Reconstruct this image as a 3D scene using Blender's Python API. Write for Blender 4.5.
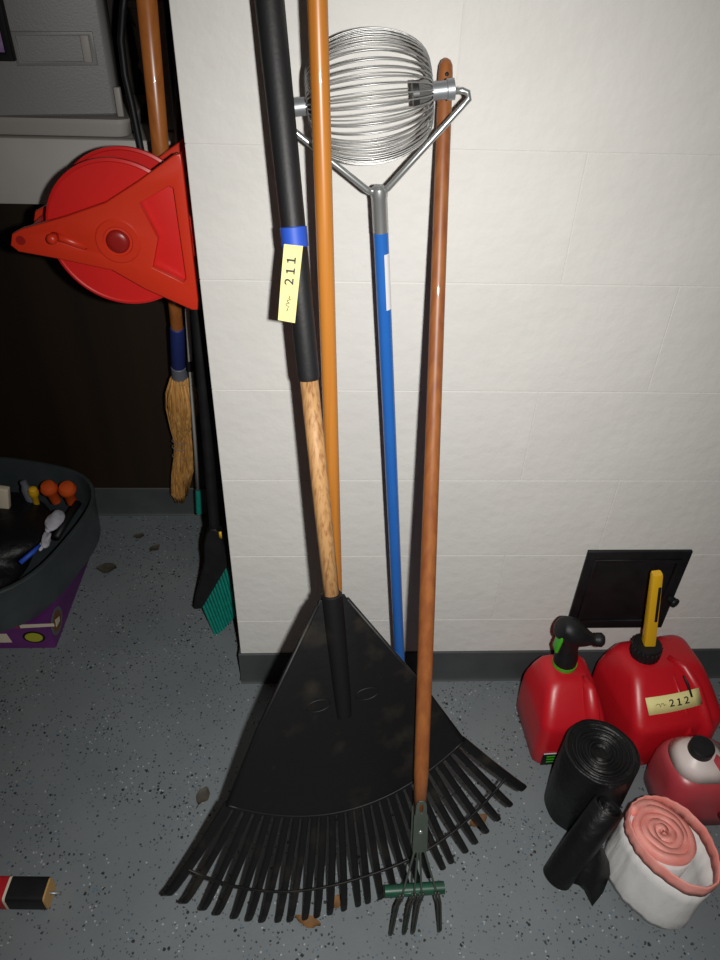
import bpy, bmesh, math, random
from mathutils import Vector, Matrix
random.seed(7)
PI = math.pi
scene = bpy.context.scene
COL = scene.collection
for o in list(bpy.data.objects):
    bpy.data.objects.remove(o)

# ------------------------------------------------------------------ camera
CAM_LOC = Vector((0.0, -1.1292, 1.4895))
TILT, YAW, ROLL, FPX = 0.6528, 0.0575, 0.0357, 724.58
cF = Vector((math.sin(YAW)*math.cos(TILT), math.cos(YAW)*math.cos(TILT), -math.sin(TILT)))
_r = Vector((math.cos(YAW), -math.sin(YAW), 0.0))
_u = _r.cross(cF)
cR = _r*math.cos(ROLL) + _u*math.sin(ROLL)
cU = _u*math.cos(ROLL) - _r*math.sin(ROLL)
cam_d = bpy.data.cameras.new('camera')
cam_d.sensor_fit = 'HORIZONTAL'; cam_d.sensor_width = 36.0; cam_d.lens = 36.0*FPX/720.0
cam_d.clip_start = 0.02
cam = bpy.data.objects.new('camera', cam_d); COL.objects.link(cam)
cam.matrix_world = Matrix(((cR.x, cU.x, -cF.x, CAM_LOC.x), (cR.y, cU.y, -cF.y, CAM_LOC.y), (cR.z, cU.z, -cF.z, CAM_LOC.z), (0, 0, 0, 1)))
scene.camera = cam

# ------------------------------------------------------------------ world, flash, exposure
world = bpy.data.worlds.new('world'); scene.world = world; world.use_nodes = True
world.node_tree.nodes['Background'].inputs[0].default_value = (1.0, 0.50, 0.32, 1)
world.node_tree.nodes['Background'].inputs[1].default_value = 0.026
fl_d = bpy.data.lights.new('camera_flash', 'SPOT')
fl_d.energy = 76.0; fl_d.color = (1.0, 0.985, 0.95); fl_d.shadow_soft_size = 0.012
fl_d.spot_size = math.radians(150); fl_d.spot_blend = 1.0
fl = bpy.data.objects.new('camera_flash', fl_d); COL.objects.link(fl)
fl_loc = CAM_LOC + cR*0.072 + cU*0.0
fl.location = fl_loc
fl.rotation_euler = (cF + cU*(-0.22) + cR*0.01).to_track_quat('-Z', 'Y').to_euler()
fl.scale = (0.5, 1.0, 1.0)      # the flash tube is narrow across the upright camera
vs = scene.view_settings
vs.view_transform = 'Standard'; vs.look = 'None'; vs.gamma = 1.0; vs.exposure = 0.0
vs.use_curve_mapping = False

def ray(px, py):
    return cF*FPX + cR*(px-360) + cU*(480-py)
def atY(px, py, Y):
    d = ray(px, py); return CAM_LOC + d*((Y-CAM_LOC.y)/d.y)
def atZ(px, py, Z):
    d = ray(px, py); return CAM_LOC + d*((Z-CAM_LOC.z)/d.z)
def V(*a): return Vector(a)

# ------------------------------------------------------------------ materials
def mat(name, col, rough=0.5, metal=0.0, var=0.0, vscale=20.0, col2=None, spec=0.5, bump=0.0, bscale=60.0,
        stretch=(1, 1, 1), trans=0.0, alpha=1.0, sss=0.0, detail=4.0, lo=0.35, hi=0.65, coat=0.0):
    m = bpy.data.materials.new(name); m.use_nodes = True
    nt = m.node_tree; b = nt.nodes['Principled BSDF']
    b.inputs['Base Color'].default_value = (*col, 1); b.inputs['Roughness'].default_value = rough
    b.inputs['Metallic'].default_value = metal; b.inputs['Specular IOR Level'].default_value = spec
    b.inputs['Transmission Weight'].default_value = trans; b.inputs['Alpha'].default_value = alpha
    b.inputs['Coat Weight'].default_value = coat
    if sss:
        b.inputs['Subsurface Weight'].default_value = sss; b.inputs['Subsurface Radius'].default_value = (0.02, 0.01, 0.01)
    tc = nt.nodes.new('ShaderNodeTexCoord'); mp = nt.nodes.new('ShaderNodeMapping')
    nt.links.new(tc.outputs['Object'], mp.inputs['Vector']); mp.inputs['Scale'].default_value = stretch
    if col2 is not None:
        n = nt.nodes.new('ShaderNodeTexNoise'); n.inputs['Scale'].default_value = vscale; n.inputs['Detail'].default_value = detail
        nt.links.new(mp.outputs[0], n.inputs['Vector'])
        rp = nt.nodes.new('ShaderNodeValToRGB')
        rp.color_ramp.elements[0].position = lo; rp.color_ramp.elements[1].position = hi
        rp.color_ramp.elements[0].color = (*col, 1); rp.color_ramp.elements[1].color = (*col2, 1)
        nt.links.new(n.outputs['Fac'], rp.inputs['Fac']); nt.links.new(rp.outputs['Color'], b.inputs['Base Color'])
    if bump:
        n2 = nt.nodes.new('ShaderNodeTexNoise'); n2.inputs['Scale'].default_value = bscale; n2.inputs['Detail'].default_value = 6
        nt.links.new(mp.outputs[0], n2.inputs['Vector'])
        bp = nt.nodes.new('ShaderNodeBump'); bp.inputs['Strength'].default_value = bump; bp.inputs['Distance'].default_value = 0.01
        nt.links.new(n2.outputs['Fac'], bp.inputs['Height']); nt.links.new(bp.outputs['Normal'], b.inputs['Normal'])
    return m

def wood_mat(name, c1, c2, rough, axis, scale=90.0, thr=(0.4, 0.65), coat=0.0):
    """grain streaks running along the given world axis"""
    m = bpy.data.materials.new(name); m.use_nodes = True
    nt = m.node_tree; b = nt.nodes['Principled BSDF']; b.inputs['Roughness'].default_value = rough
    b.inputs['Coat Weight'].default_value = coat
    tc = nt.nodes.new('ShaderNodeTexCoord'); mp = nt.nodes.new('ShaderNodeMapping')
    q = Vector(axis).rotation_difference(Vector((0, 0, 1))).to_euler()
    mp.inputs['Rotation'].default_value = q; mp.inputs['Scale'].default_value = (1, 1, 0.03)
    nt.links.new(tc.outputs['Object'], mp.inputs['Vector'])
    n = nt.nodes.new('ShaderNodeTexNoise'); n.inputs['Scale'].default_value = scale; n.inputs['Detail'].default_value = 5
    n.inputs['Distortion'].default_value = 0.25
    nt.links.new(mp.outputs[0], n.inputs['Vector'])
    rp = nt.nodes.new('ShaderNodeValToRGB')
    rp.color_ramp.elements[0].position = thr[0]; rp.color_ramp.elements[1].position = thr[1]
    rp.color_ramp.elements[0].color = (*c1, 1); rp.color_ramp.elements[1].color = (*c2, 1)
    nt.links.new(n.outputs['Fac'], rp.inputs['Fac']); nt.links.new(rp.outputs['Color'], b.inputs['Base Color'])
    return m

def floor_mat():
    m = bpy.data.materials.new('epoxy_floor'); m.use_nodes = True
    nt = m.node_tree; b = nt.nodes['Principled BSDF']; L = nt.links.new; N = nt.nodes.new
    b.inputs['Roughness'].default_value = 0.5; b.inputs['Specular IOR Level'].default_value = 0.3
    tc = N('ShaderNodeTexCoord')
    n = N('ShaderNodeTexNoise'); n.inputs['Scale'].default_value = 5; n.inputs['Detail'].default_value = 6
    L(tc.outputs['Object'], n.inputs['Vector'])
    r0 = N('ShaderNodeValToRGB'); r0.color_ramp.elements[0].position = .3; r0.color_ramp.elements[1].position = .7
    r0.color_ramp.elements[0].color = (.150, .170, .180, 1); r0.color_ramp.elements[1].color = (.185, .205, .215, 1)
    L(n.outputs['Fac'], r0.inputs['Fac'])
    last = r0.outputs['Color']
    cl = N('ShaderNodeTexNoise'); cl.inputs['Scale'].default_value = 9; cl.inputs['Detail'].default_value = 3
    L(tc.outputs['Object'], cl.inputs['Vector'])
    for k, (sc, thr, rad, col) in enumerate(((150, .925, .36, (.035, .04, .045)), (230, .90, .42, (.07, .08, .085)), (190, .965, .36, (.36, .39, .40)), (160, .985, .38, (.10, .16, .22)), (120, .985, .40, (.025, .028, .03)))):
        mp = N('ShaderNodeMapping'); mp.inputs['Location'].default_value = (k*3.1, k*1.7, 0.03*k)
        L(tc.outputs['Object'], mp.inputs['Vector'])
        dn = N('ShaderNodeTexNoise'); dn.inputs['Scale'].default_value = 260
        L(mp.outputs[0], dn.inputs['Vector'])
        mx = N('ShaderNodeMixRGB'); mx.inputs[0].default_value = 0.004; L(mp.outputs[0], mx.inputs[1]); L(dn.outputs['Color'], mx.inputs[2])
        v = N('ShaderNodeTexVoronoi'); v.inputs['Scale'].default_value = sc; L(mx.outputs[0], v.inputs['Vector'])
        sp = N('ShaderNodeSeparateColor'); L(v.outputs['Color'], sp.inputs[0])
        # clumps: the threshold follows a slow noise
        ad = N('ShaderNodeMath'); ad.operation = 'MULTIPLY_ADD'; L(cl.outputs['Fac'], ad.inputs[0]); ad.inputs[1].default_value = 0.34; ad.inputs[2].default_value = -0.17
        sm = N('ShaderNodeMath'); sm.operation = 'ADD'; L(sp.outputs[0], sm.inputs[0]); L(ad.outputs[0], sm.inputs[1])
        g = N('ShaderNodeMath'); g.operation = 'GREATER_THAN'; L(sm.outputs[0], g.inputs[0]); g.inputs[1].default_value = thr
        d = N('ShaderNodeMath'); d.operation = 'LESS_THAN'; L(v.outputs['Distance'], d.inputs[0]); d.inputs[1].default_value = rad
        mu = N('ShaderNodeMath'); mu.operation = 'MULTIPLY'; L(g.outputs[0], mu.inputs[0]); L(d.outputs[0], mu.inputs[1])
        mm = N('ShaderNodeMixRGB'); L(mu.outputs[0], mm.inputs[0]); L(last, mm.inputs[1]); mm.inputs[2].default_value = (*col, 1)
        last = mm.outputs[0]
    L(last, b.inputs['Base Color'])
    bp = N('ShaderNodeBump'); bp.inputs['Strength'].default_value = .15; bp.inputs['Distance'].default_value = .003
    nb = N('ShaderNodeTexNoise'); nb.inputs['Scale'].default_value = 120; L(tc.outputs['Object'], nb.inputs['Vector'])
    L(nb.outputs['Fac'], bp.inputs['Height']); L(bp.outputs['Normal'], b.inputs['Normal'])
    return m

M = {}
M['floor'] = floor_mat()
M['paint'] = mat('white_block_paint', (.68, .67, .64), .55, col2=(.71, .70, .67), vscale=7, bump=.22, bscale=34, spec=.3)
M['mortar'] = mat('painted_mortar', (.68, .67, .64), .6, bump=.3, bscale=50, spec=.3)
M['cove'] = mat('grey_cove_rubber', (.050, .055, .058), .5, col2=(.065, .07, .073), vscale=10)
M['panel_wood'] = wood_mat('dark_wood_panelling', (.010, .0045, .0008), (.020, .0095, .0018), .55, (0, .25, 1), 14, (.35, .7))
M['shelf_paint'] = mat('grey_shelf_paint', (.42, .40, .375), .6, col2=(.46, .44, .41), vscale=6)
M['case_grey'] = mat('grey_case_plastic', (.21, .21, .205), .42, bump=.05, bscale=300)
M['case_light'] = mat('light_case_plastic', (.36, .34, .32), .5)
M['black_plastic'] = mat('black_plastic', (.007, .007, .008), .5, spec=.35, col2=(.011, .011, .012), vscale=30)
M['rake_poly'] = mat('black_rake_poly', (.006, .006, .0063), .5, spec=.3, col2=(.026, .022, .017), vscale=16, bump=.08, bscale=60, lo=.56, hi=.80)
M['foam'] = mat('black_foam', (.010, .010, .011), .55, bump=.05, bscale=200)
M['blue_tape'] = mat('blue_tape', (.020, .085, .52), .55)
M['yellow_tag'] = mat('yellow_paper', (.78, .70, .29), .7, col2=(.82, .75, .35), vscale=12)
M['ink'] = mat('black_ink', (.012, .012, .014), .6)
M['chrome'] = mat('zinc_steel', (.55, .58, .58), .28, metal=.8)
M['wire'] = mat('wire_steel', (.40, .40, .39), .34, metal=.6)
M['dull_steel'] = mat('dull_steel', (.34, .36, .38), .40, metal=.65)
M['dark_metal'] = mat('dark_metal', (.05, .05, .052), .45, metal=.6)
M['blue_pole'] = mat('blue_enamel', (.018, .125, .46), .28, col2=(.022, .135, .48), vscale=15, coat=.3)
M['white_sticker'] = mat('white_sticker', (.72, .73, .75), .4)
M['red_plastic'] = mat('red_reel_plastic', (.63, .016, .015), .36, col2=(.67, .019, .016), vscale=8)
M['red_orange'] = mat('orange_red_plastic', (.60, .030, .010), .36, col2=(.63, .034, .011), vscale=8)
M['red_dark'] = mat('dark_red_plastic', (.30, .012, .010), .35)
M['gas_red'] = mat('gas_can_red', (.50, .008, .016), .36, col2=(.54, .010, .018), vscale=10, bump=.05, bscale=30)
M['gas_green'] = mat('green_plastic', (.06, .42, .02), .4)
M['gas_yellow'] = mat('yellow_plastic', (.74, .42, .012), .4)
M['bag_black'] = mat('black_bag_film', (.006, .006, .0065), .46, spec=.35, bump=.4, bscale=38)
M['bag_white'] = mat('white_bag_film', (.72, .71, .70), .45, bump=.5, bscale=26, stretch=(1, 1, .35))
M['bag_pink'] = mat('pink_drawstring', (.80, .27, .23), .5, col2=(.84, .36, .31), vscale=25, bump=.2, bscale=50)
M['jug'] = mat('cloudy_jug_plastic', (.74, .66, .63), .4, sss=.1)
M['coolant'] = mat('red_coolant_through_jug', (.42, .045, .06), .35, col2=(.47, .07, .08), vscale=9)
M['green_metal'] = mat('green_enamel', (.008, .085, .045), .38, col2=(.02, .06, .04), vscale=40)
M['tine_metal'] = mat('worn_dark_steel', (.030, .045, .036), .42, metal=.5, col2=(.07, .07, .06), vscale=60)
M['strap_metal'] = mat('green_grey_strap', (.075, .10, .08), .42, metal=.4, col2=(.10, .12, .10), vscale=40)
M['straw'] = wood_mat('broom_straw', (.42, .19, .042), (.78, .43, .13), .7, (-.02, .3, -1), 170, (.35, .65))
M['blue_cloth'] = mat('blue_binding', (.015, .03, .16), .6)
M['grey_band'] = mat('grey_band', (.13, .14, .17), .5)
M['twine'] = mat('grey_twine', (.22, .17, .15), .8)
M['teal'] = mat('teal_bristle', (.005, .20, .155), .45, col2=(.008, .26, .20), vscale=80)
M['white_plastic'] = mat('white_plastic', (.62, .62, .58), .45)
M['purple'] = mat('purple_card', (.10, .018, .135), .5, col2=(.14, .03, .17), vscale=9)
M['tub'] = mat('dark_grey_tub', (.040, .050, .053), .30, col2=(.055, .066, .07), vscale=12, bump=.06, bscale=40)
M['tan_card'] = mat('tan_card', (.50, .30, .11), .7)
M['red_paper'] = mat('red_paper', (.45, .012, .02), .5)
M['cream'] = mat('cream_paper', (.70, .62, .48), .6)
M['leaf'] = mat('dry_leaf', (.20, .095, .025), .7, col2=(.12, .055, .018), vscale=60)
M['leaf_dark'] = mat('damp_leaf', (.05, .045, .035), .7, col2=(.08, .065, .045), vscale=60)
M['orange_rub'] = mat('orange_rubber', (.62, .085, .012), .5)
M['rag'] = mat('pale_rag', (.50, .50, .56), .8, bump=.4, bscale=50)
M['lime'] = mat('lime_print', (.42, .42, .03), .5)
M['photo_print'] = mat('purple_white_print', (.62, .58, .68), .5, col2=(.22, .10, .33), vscale=9, lo=.45, hi=.6)
M['duct_grey'] = mat('grey_sheet', (.28, .27, .25), .5)

# ------------------------------------------------------------------ builders
def obj(name, bm, m, parent=None, smooth=True, kind=None, label=None):
    me = bpy.data.meshes.new(name)
    bmesh.ops.recalc_face_normals(bm, faces=bm.faces[:])
    bm.to_mesh(me); bm.free()
    for p in me.polygons: p.use_smooth = smooth
    me.materials.append(M[m] if isinstance(m, str) else m)
    return link(name, me, parent, kind, label)
def link(name, me, parent=None, kind=None, label=None, mw=None):
    o = bpy.data.objects.new(name, me); COL.objects.link(o)
    if parent is not None:
        o.parent = parent
        if parent.type == 'EMPTY': o.matrix_parent_inverse = Matrix.Translation(parent.location).inverted()
    if mw is not None: o.matrix_basis = mw
    if kind: o['kind'] = kind
    if label: o['label'] = label
    return o
def autosmooth(o, deg=35):
    me = o.data
    bm = bmesh.new(); bm.from_mesh(me)
    for e in bm.edges:
        e.smooth = not (len(e.link_faces) == 2 and e.calc_face_angle(0) > math.radians(deg))
    bm.to_mesh(me); bm.free()
    return o
def thing(name, label, cat, loc, group=None):
    o = bpy.data.objects.new(name, None); COL.objects.link(o); o.location = loc
    o.empty_display_size = .05
    o['label'] = label; o['category'] = cat
    if group: o['group'] = group
    return o
def tag(o, label, cat, group=None):
    o['label'] = label; o['category'] = cat
    if group: o['group'] = group
    return o
def frame_of(d, hint=None):
    d = d.normalized()
    h = hint if hint is not None else (V(0, 0, 1) if abs(d.z) < .9 else V(1, 0, 0))
    x = (h - d*h.dot(d)).normalized(); return x, d.cross(x)
def ring_faces(bm, rings, cap=True, closed=False):
    n = len(rings[0])
    prs = list(zip(rings, rings[1:])) + ([(rings[-1], rings[0])] if closed else [])
    for a, b in prs:
        for i in range(n):
            j = (i+1) % n
            bm.faces.new((a[i], a[j], b[j], b[i]))
    if cap and not closed:
        bm.faces.new(rings[0][::-1]); bm.faces.new(rings[-1])
def tube(bm, pts, r, n=10, cap=True, closed=False, hint=None, flat=1.0):
    pts = [Vector(p) for p in pts]
    rs = r if isinstance(r, (list, tuple)) else [r]*len(pts)
    rings = []; x = None
    for i, p in enumerate(pts):
        if closed: d = pts[(i+1) % len(pts)] - pts[i-1]
        else: d = pts[min(i+1, len(pts)-1)] - pts[max(i-1, 0)]
        d.normalize()
        if x is None: x, y = frame_of(d, hint)
        else:
            x = (x - d*x.dot(d)).normalized(); y = d.cross(x)
        rings.append([bm.verts.new(p + (x*math.cos(2*PI*k/n)*flat + y*math.sin(2*PI*k/n))*rs[i]) for k in range(n)])
    ring_faces(bm, rings, cap, closed)
def box(bm, c, s, R=None, bev=0.0, seg=2):
    R = R or Matrix.Identity(3)
    g = bmesh.ops.create_cube(bm, size=1.0)['verts']
    for v in g:
        v.co = Vector((v.co.x*s[0], v.co.y*s[1], v.co.z*s[2]))
    if bev:
        es = list({e for v in g for e in v.link_edges})
        g2 = bmesh.ops.bevel(bm, geom=es, offset=bev, segments=seg, affect='EDGES', profile=.5)
        g = list({v for f in g2['faces'] for v in f.verts} | {v for v in g if v.is_valid})
    for v in g: v.co = R @ v.co + Vector(c)
    return g
def rrect(hx, hy, r, n=6):
    r = min(r, hx*.999, hy*.999); out = []
    for cx, cy, a0 in ((hx-r, hy-r, 0), (-hx+r, hy-r, PI/2), (-hx+r, -hy+r, PI), (hx-r, -hy+r, 3*PI/2)):
        for k in range(n):
            a = a0 + PI/2*k/(n-1); out.append((cx + r*math.cos(a), cy + r*math.sin(a)))
    return out
def loft_z(bm, secs, n=6, xf=None, cap=True):
    """secs: (z, x0, x1, y0, y1, radius)"""
    rings = []
    for z, x0, x1, y0, y1, r in secs:
        pts = rrect((x1-x0)/2, (y1-y0)/2, r, n)
        ring = [V((x0+x1)/2+a, (y0+y1)/2+b, z) for a, b in pts]
        if xf: ring = [xf(p) for p in ring]
        rings.append([bm.verts.new(p) for p in ring])
    ring_faces(bm, rings, cap)
def lathe(bm, prof, o, axis, n=24, cap=True, hint=None):
    axis = Vector(axis).normalized(); x, y = frame_of(axis, hint)
    rings = [[bm.verts.new(Vector(o) + axis*h + (x*math.cos(2*PI*k/n) + y*math.sin(2*PI*k/n))*r) for k in range(n)] for h, r in prof]
    ring_faces(bm, rings, cap)
def poly_mesh(loops, depth, bevel=0.0, mw=None, res=2):
    """extruded 2D outline with holes, via a filled curve; local XY outline, Z depth (half)"""
    cu = bpy.data.curves.new('tmp', 'CURVE'); cu.dimensions = '2D'; cu.fill_mode = 'BOTH'
    cu.extrude = depth; cu.bevel_depth = bevel; cu.bevel_resolution = res
    for lp in loops:
        s = cu.splines.new('POLY'); s.points.add(len(lp)-1); s.use_cyclic_u = True
        for i, p in enumerate(lp): s.points[i].co = (p[0], p[1], 0, 1)
    return curve_to_bm(cu, mw)
def curve_to_bm(cu, mw=None):
    ob = bpy.data.objects.new('tmp', cu); COL.objects.link(ob)
    bpy.context.view_layer.update()
    me = bpy.data.meshes.new_from_object(ob.evaluated_get(bpy.context.evaluated_depsgraph_get()))
    bpy.data.objects.remove(ob); bpy.data.curves.remove(cu)
    bm = bmesh.new(); bm.from_mesh(me); bpy.data.meshes.remove(me)
    bmesh.ops.remove_doubles(bm, verts=bm.verts[:], dist=1e-6)
    if mw is not None: bmesh.ops.transform(bm, matrix=mw, verts=bm.verts[:])
    return bm
def text_bm(s, size, depth, mw, sx=1.0):
    cu = bpy.data.curves.new('tmp', 'FONT'); cu.body = s; cu.size = size; cu.extrude = depth
    cu.align_x = 'CENTER'; cu.align_y = 'CENTER'; cu.offset = size*.012
    return curve_to_bm(cu, mw @ Matrix.Diagonal((sx, 1, 1, 1)))
def numeral_bm(txt, size, mw):
    """typewriter-like digits: slab-footed ones, font twos"""
    h = size*.70; w = size*.82; out = bmesh.new(); x = -w*(len(txt)-1)/2
    for ch in txt:
        if ch == '1':
            t = size*.075; b = bmesh.new()
            for c, s_ in (((0, 0, 0), (t*2, h, .0002)), ((0, -h/2+t*.7, 0), (size*.46, t*1.4, .0002)), ((-size*.10, h/2-t*1.2, 0), (size*.22, t*1.4, .0002))): box(b, c, s_)
            bmesh.ops.transform(b, matrix=mw @ Matrix.Translation((x, 0, 0)), verts=b.verts[:])
        else: b = text_bm(ch, size, .0001, mw @ Matrix.Translation((x, 0, 0)), 1.15)
        me = bpy.data.meshes.new('t'); b.to_mesh(me); b.free(); out.from_mesh(me); bpy.data.meshes.remove(me); x += w
    return out
def mat_axes(x, y, z, o):
    return Matrix(((x.x, y.x, z.x, o.x), (x.y, y.y, z.y, o.y), (x.z, y.z, z.z, o.z), (0, 0, 0, 1)))
def smooth_loop(pts, it=2):
    for _ in range(it):
        q = []
        for i in range(len(pts)):
            a, b = Vector(pts[i]), Vector(pts[(i+1) % len(pts)])
            q += [a*.75+b*.25, a*.25+b*.75]
        pts = q
    return [tuple(p) for p in pts]

# ================================================================== SETTING
XC = -0.205          # outside corner of the block wall
YB = 0.64            # back of the alcove
bm = bmesh.new(); box(bm, (0.4, -1.0, -.02), (6, 4.2, .04)); f = obj('floor', bm, 'floor', smooth=False, kind='structure')

# painted block wall: mortar core + blocks standing a hair proud
bm = bmesh.new(); box(bm, ((XC+2.6)/2, .10, 1.22), (2.6-XC-.004, .1986, 2.44)); wall = obj('wall_back', bm, 'mortar', smooth=False, kind='structure')
J0, CH = .217, .2032
meshes = {}
def block_mesh(w, h, d):
    key = (round(w, 4), round(h, 4), round(d, 4))
    if key not in meshes:
        b = bmesh.new(); box(b, (0, 0, 0), (w, d, h), bev=.0014, seg=2)
        me = bpy.data.meshes.new('block'); b.to_mesh(me); b.free(); me.materials.append(M['paint'])
        for p in me.polygons: p.use_smooth = False
        meshes[key] = me
    return meshes[key]
z = 0.014; k = 0
GAP = .0004
while z < 2.4:
    zt = J0 + CH*k
    joints = [XC, -.02] if k % 2 else [XC, .18]      # alternate courses break half a block
    while joints[-1] < 2.5: joints.append(joints[-1]+.4046)
    for a, b_ in zip(joints, joints[1:]):
        link('block', block_mesh(b_-a-GAP, zt-z-GAP, .06), wall, mw=Matrix.Translation(((a+b_)/2, .03, (z+zt)/2)))
    z = zt; k += 1
# return of the wall into the alcove
bm = bmesh.new(); box(bm, (XC+.05, YB/2+.1, 1.22), (.096, YB+.196, 2.44)); ws = obj('wall_side', bm, 'mortar', smooth=False, kind='structure')
baseb = bmesh.new()
def cove(bm, p0, p1, nrm, h=.1045):
    """rubber base with a small cove toe: profile swept from p0 to p1"""
    prof = [(0, 0), (.010, 0), (.010, .0015), (.0075, .004), (.006, .010), (.0055, .03), (.005, h-.002), (.0035, h), (0, h)]
    rings = [[bm.verts.new(Vector(p) + Vector(nrm)*a + V(0, 0, b)) for a, b in prof] for p in (p0, p1)]
    ring_faces(bm, rings)
cove(baseb, (XC-.005, 0, 0), (2.6, 0, 0), (0, -1, 0)); autosmooth(obj('baseboard_back', baseb, 'cove', kind='structure'))
bm = bmesh.new(); cove(bm, (XC, .0, 0), (XC, YB, 0), (-1, 0, 0)); autosmooth(obj('baseboard_side', bm, 'cove', kind='structure'))
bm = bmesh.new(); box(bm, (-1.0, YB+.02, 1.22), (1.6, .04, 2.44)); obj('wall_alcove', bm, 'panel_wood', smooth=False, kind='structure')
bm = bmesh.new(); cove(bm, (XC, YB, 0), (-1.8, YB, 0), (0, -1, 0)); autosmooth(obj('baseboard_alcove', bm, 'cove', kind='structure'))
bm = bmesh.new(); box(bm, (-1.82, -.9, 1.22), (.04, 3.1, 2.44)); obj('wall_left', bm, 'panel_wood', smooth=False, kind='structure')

# black access cover on the wall
pc = thing('access_cover', 'black square metal access cover on white block wall above the red cans', 'cover', (.676, 0, .19))
bm = bmesh.new(); box(bm, (.676, -.004, .314), (.230, .008, .246), bev=.002); obj('plate', bm, 'black_plastic', pc)
bm = bmesh.new()
lp = [(-.095, -.100), (.095, -.100), (.095, .100), (-.095, .100)]; li = [(-.088, -.093), (.088, -.093), (.088, .093), (-.088, .093)]
obj('raised_rim', poly_mesh([lp, li], .0015, .001, mat_axes(V(1, 0, 0), V(0, 0, 1), V(0, -1, 0), V(.676, -.0095, .314))), 'black_plastic', pc)
bm.free(); bm = bmesh.new(); lathe(bm, [(0, .010), (.010, .010), (.014, .012), (.018, .011), (.020, .006)], (.782, -.008, .290), (0.5, -1, 0), 14); autosmooth(obj('latch_knob', bm, 'black_plastic', pc))

# ================================================================== RAKE
T = atY(269.5, 0, -.10); B = atZ(364, 907, .008)
ra = (B-T).normalized(); rl = V(math.cos(.25), math.sin(.25), 0); rl = (rl - ra*rl.dot(ra)).normalized(); rn = rl.cross(ra)
if rn.y > 0: rn = -rn
def RP(s, t, n=0.0): return T + ra*s + rl*t + rn*n
S0 = .0; 
# s value of a pixel on the handle axis (y only)
def s_at(y):
    best = min((abs(480 - FPX*((RP(s/1000, 0)-CAM_LOC).dot(cU))/((RP(s/1000, 0)-CAM_LOC).dot(cF)) - y), s/1000) for s in range(-300, 1600, 2))
    return best[1]
sA, sW, sP = s_at(380), s_at(600), s_at(715)
rake = thing('leaf_rake', 'wide black plastic leaf rake with black-gripped wooden handle leaning on the wall', 'rake', RP(1.49, 0))
woodrake = wood_mat('ash_handle', (.50, .28, .115), (.30, .135, .045), .55, ra, 230, (.45, .66))
bm = bmesh.new(); tube(bm, [RP(sA-.02, 0), RP(sA+.15, 0), RP(sW+.05, 0)], [.0130, .0130, .0125], 20); obj('handle', bm, woodrake, rake)
bm = bmesh.new(); tube(bm, [RP(-.11, 0), RP(-.105, 0), RP(.0, 0), RP(sA*.5, 0), RP(sA-.006, 0), RP(sA, 0)], [.012, .0178, .0178, .0166, .0154, .0138], 24); autosmooth(obj('foam_grip', bm, 'foam', rake))
s1, s2 = s_at(226), s_at(247)
bm = bmesh.new(); tube(bm, [RP(s1, 0), RP(s1+.001, 0), RP(s2-.001, 0), RP(s2, 0)], [.0165, .0178, .0176, .0163], 24); autosmooth(obj('blue_tape', bm, 'blue_tape', rake, label='band of blue tape'))
# yellow paper tag hanging in front of the grip
def on_plane(px, py, P, n):
    d = ray(px, py); return CAM_LOC + d*((P-CAM_LOC).dot(n)/d.dot(n))
tp = RP(s2, 0, .0188); tn = (rn + V(-.25, 0, 0)).normalized()
q = [on_plane(x, y, tp, tn) for x, y in ((284, 244), (303, 246), (295, 323), (278, 320))]
bm = bmesh.new()
rows = []
for i in range(9):
    f_ = i/8; a = q[0].lerp(q[3], f_); b_ = q[1].lerp(q[2], f_); off = tn*(.004*math.sin(f_*PI))
    rows.append([bm.verts.new(a.lerp(b_, w) + off + tn*h) for w, h in ((0, 0), (1, 0), (1, .0006), (0, .0006))])
ring_faces(bm, rows); tg = obj('paper_tag', bm, 'yellow_tag', rake, smooth=False, label='yellow paper tag marked 211')
ty = (q[0]-q[3]).normalized(); tx = (q[1]-q[0]); tx = (tx - ty*tx.dot(ty)).normalized()
tnn = tx.cross(ty)
if tnn.dot(rn) < 0: tnn = -tnn
qc = (q[0]+q[1]+q[2]+q[3])/4; tl = (q[0]-q[3]).length; tw = (q[1]-q[0]).length
mw = mat_axes(ty, -tx, tnn, qc + ty*tl*.17 + tnn*.0048 - tx*tw*.02)
obj('numeral', numeral_bm('211', .0165, mw), 'ink', tg, smooth=False)
def scribble(c, ex, ey, n, w, h, seed):
    rnd = random.Random(seed); b = bmesh.new(); pts = []
    for i in range(15):
        f_ = i/14
        pts.append(c + ex*(w*(f_-.5)) + ey*(h*(rnd.random()-.5)) + n*.0002)
    sm = []
    for a, b2 in zip(pts, pts[1:]):
        sm += [a, a.lerp(b2, .5)]
    tube(b, sm, .00045, 4); return b
obj('scribble', scribble(qc - ty*tl*.25 + tnn*.0038, ty, tx, tnn, tl*.22, .006, 3), 'ink', tg)
# head: fan panel
def arc_panel(t): return 1.236 - .085*(t/.217)**2
out = []
for t in [-.214+.428*i/24 for i in range(25)]: out.append((arc_panel(t), t))
out += [(1.02, .145), (.845, .036), (sW-.004, .020), (sW-.004, -.020), (.845, -.036), (1.02, -.145)]
PM = mat_axes(ra, rl, ra.cross(rl), T)
bm = poly_mesh([out], .0018, .0015, PM); autosmooth(obj('fan_panel', bm, 'rake_poly', rake), 40)
# raised rim along panel's lower edge and both sides
bm = bmesh.new(); tube(bm, [RP(arc_panel(t), t, .001) for t in [-.214+.428*i/24 for i in range(25)]], .0034, 8, hint=rn)
for sg in (-1, 1): tube(bm, [RP(.815, sg*.024, .001), RP(1.02, sg*.145, .001), RP(arc_panel(.214), sg*.214, .001)], .0038, 8)
obj('panel_rim', bm, 'rake_poly', rake)
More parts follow.
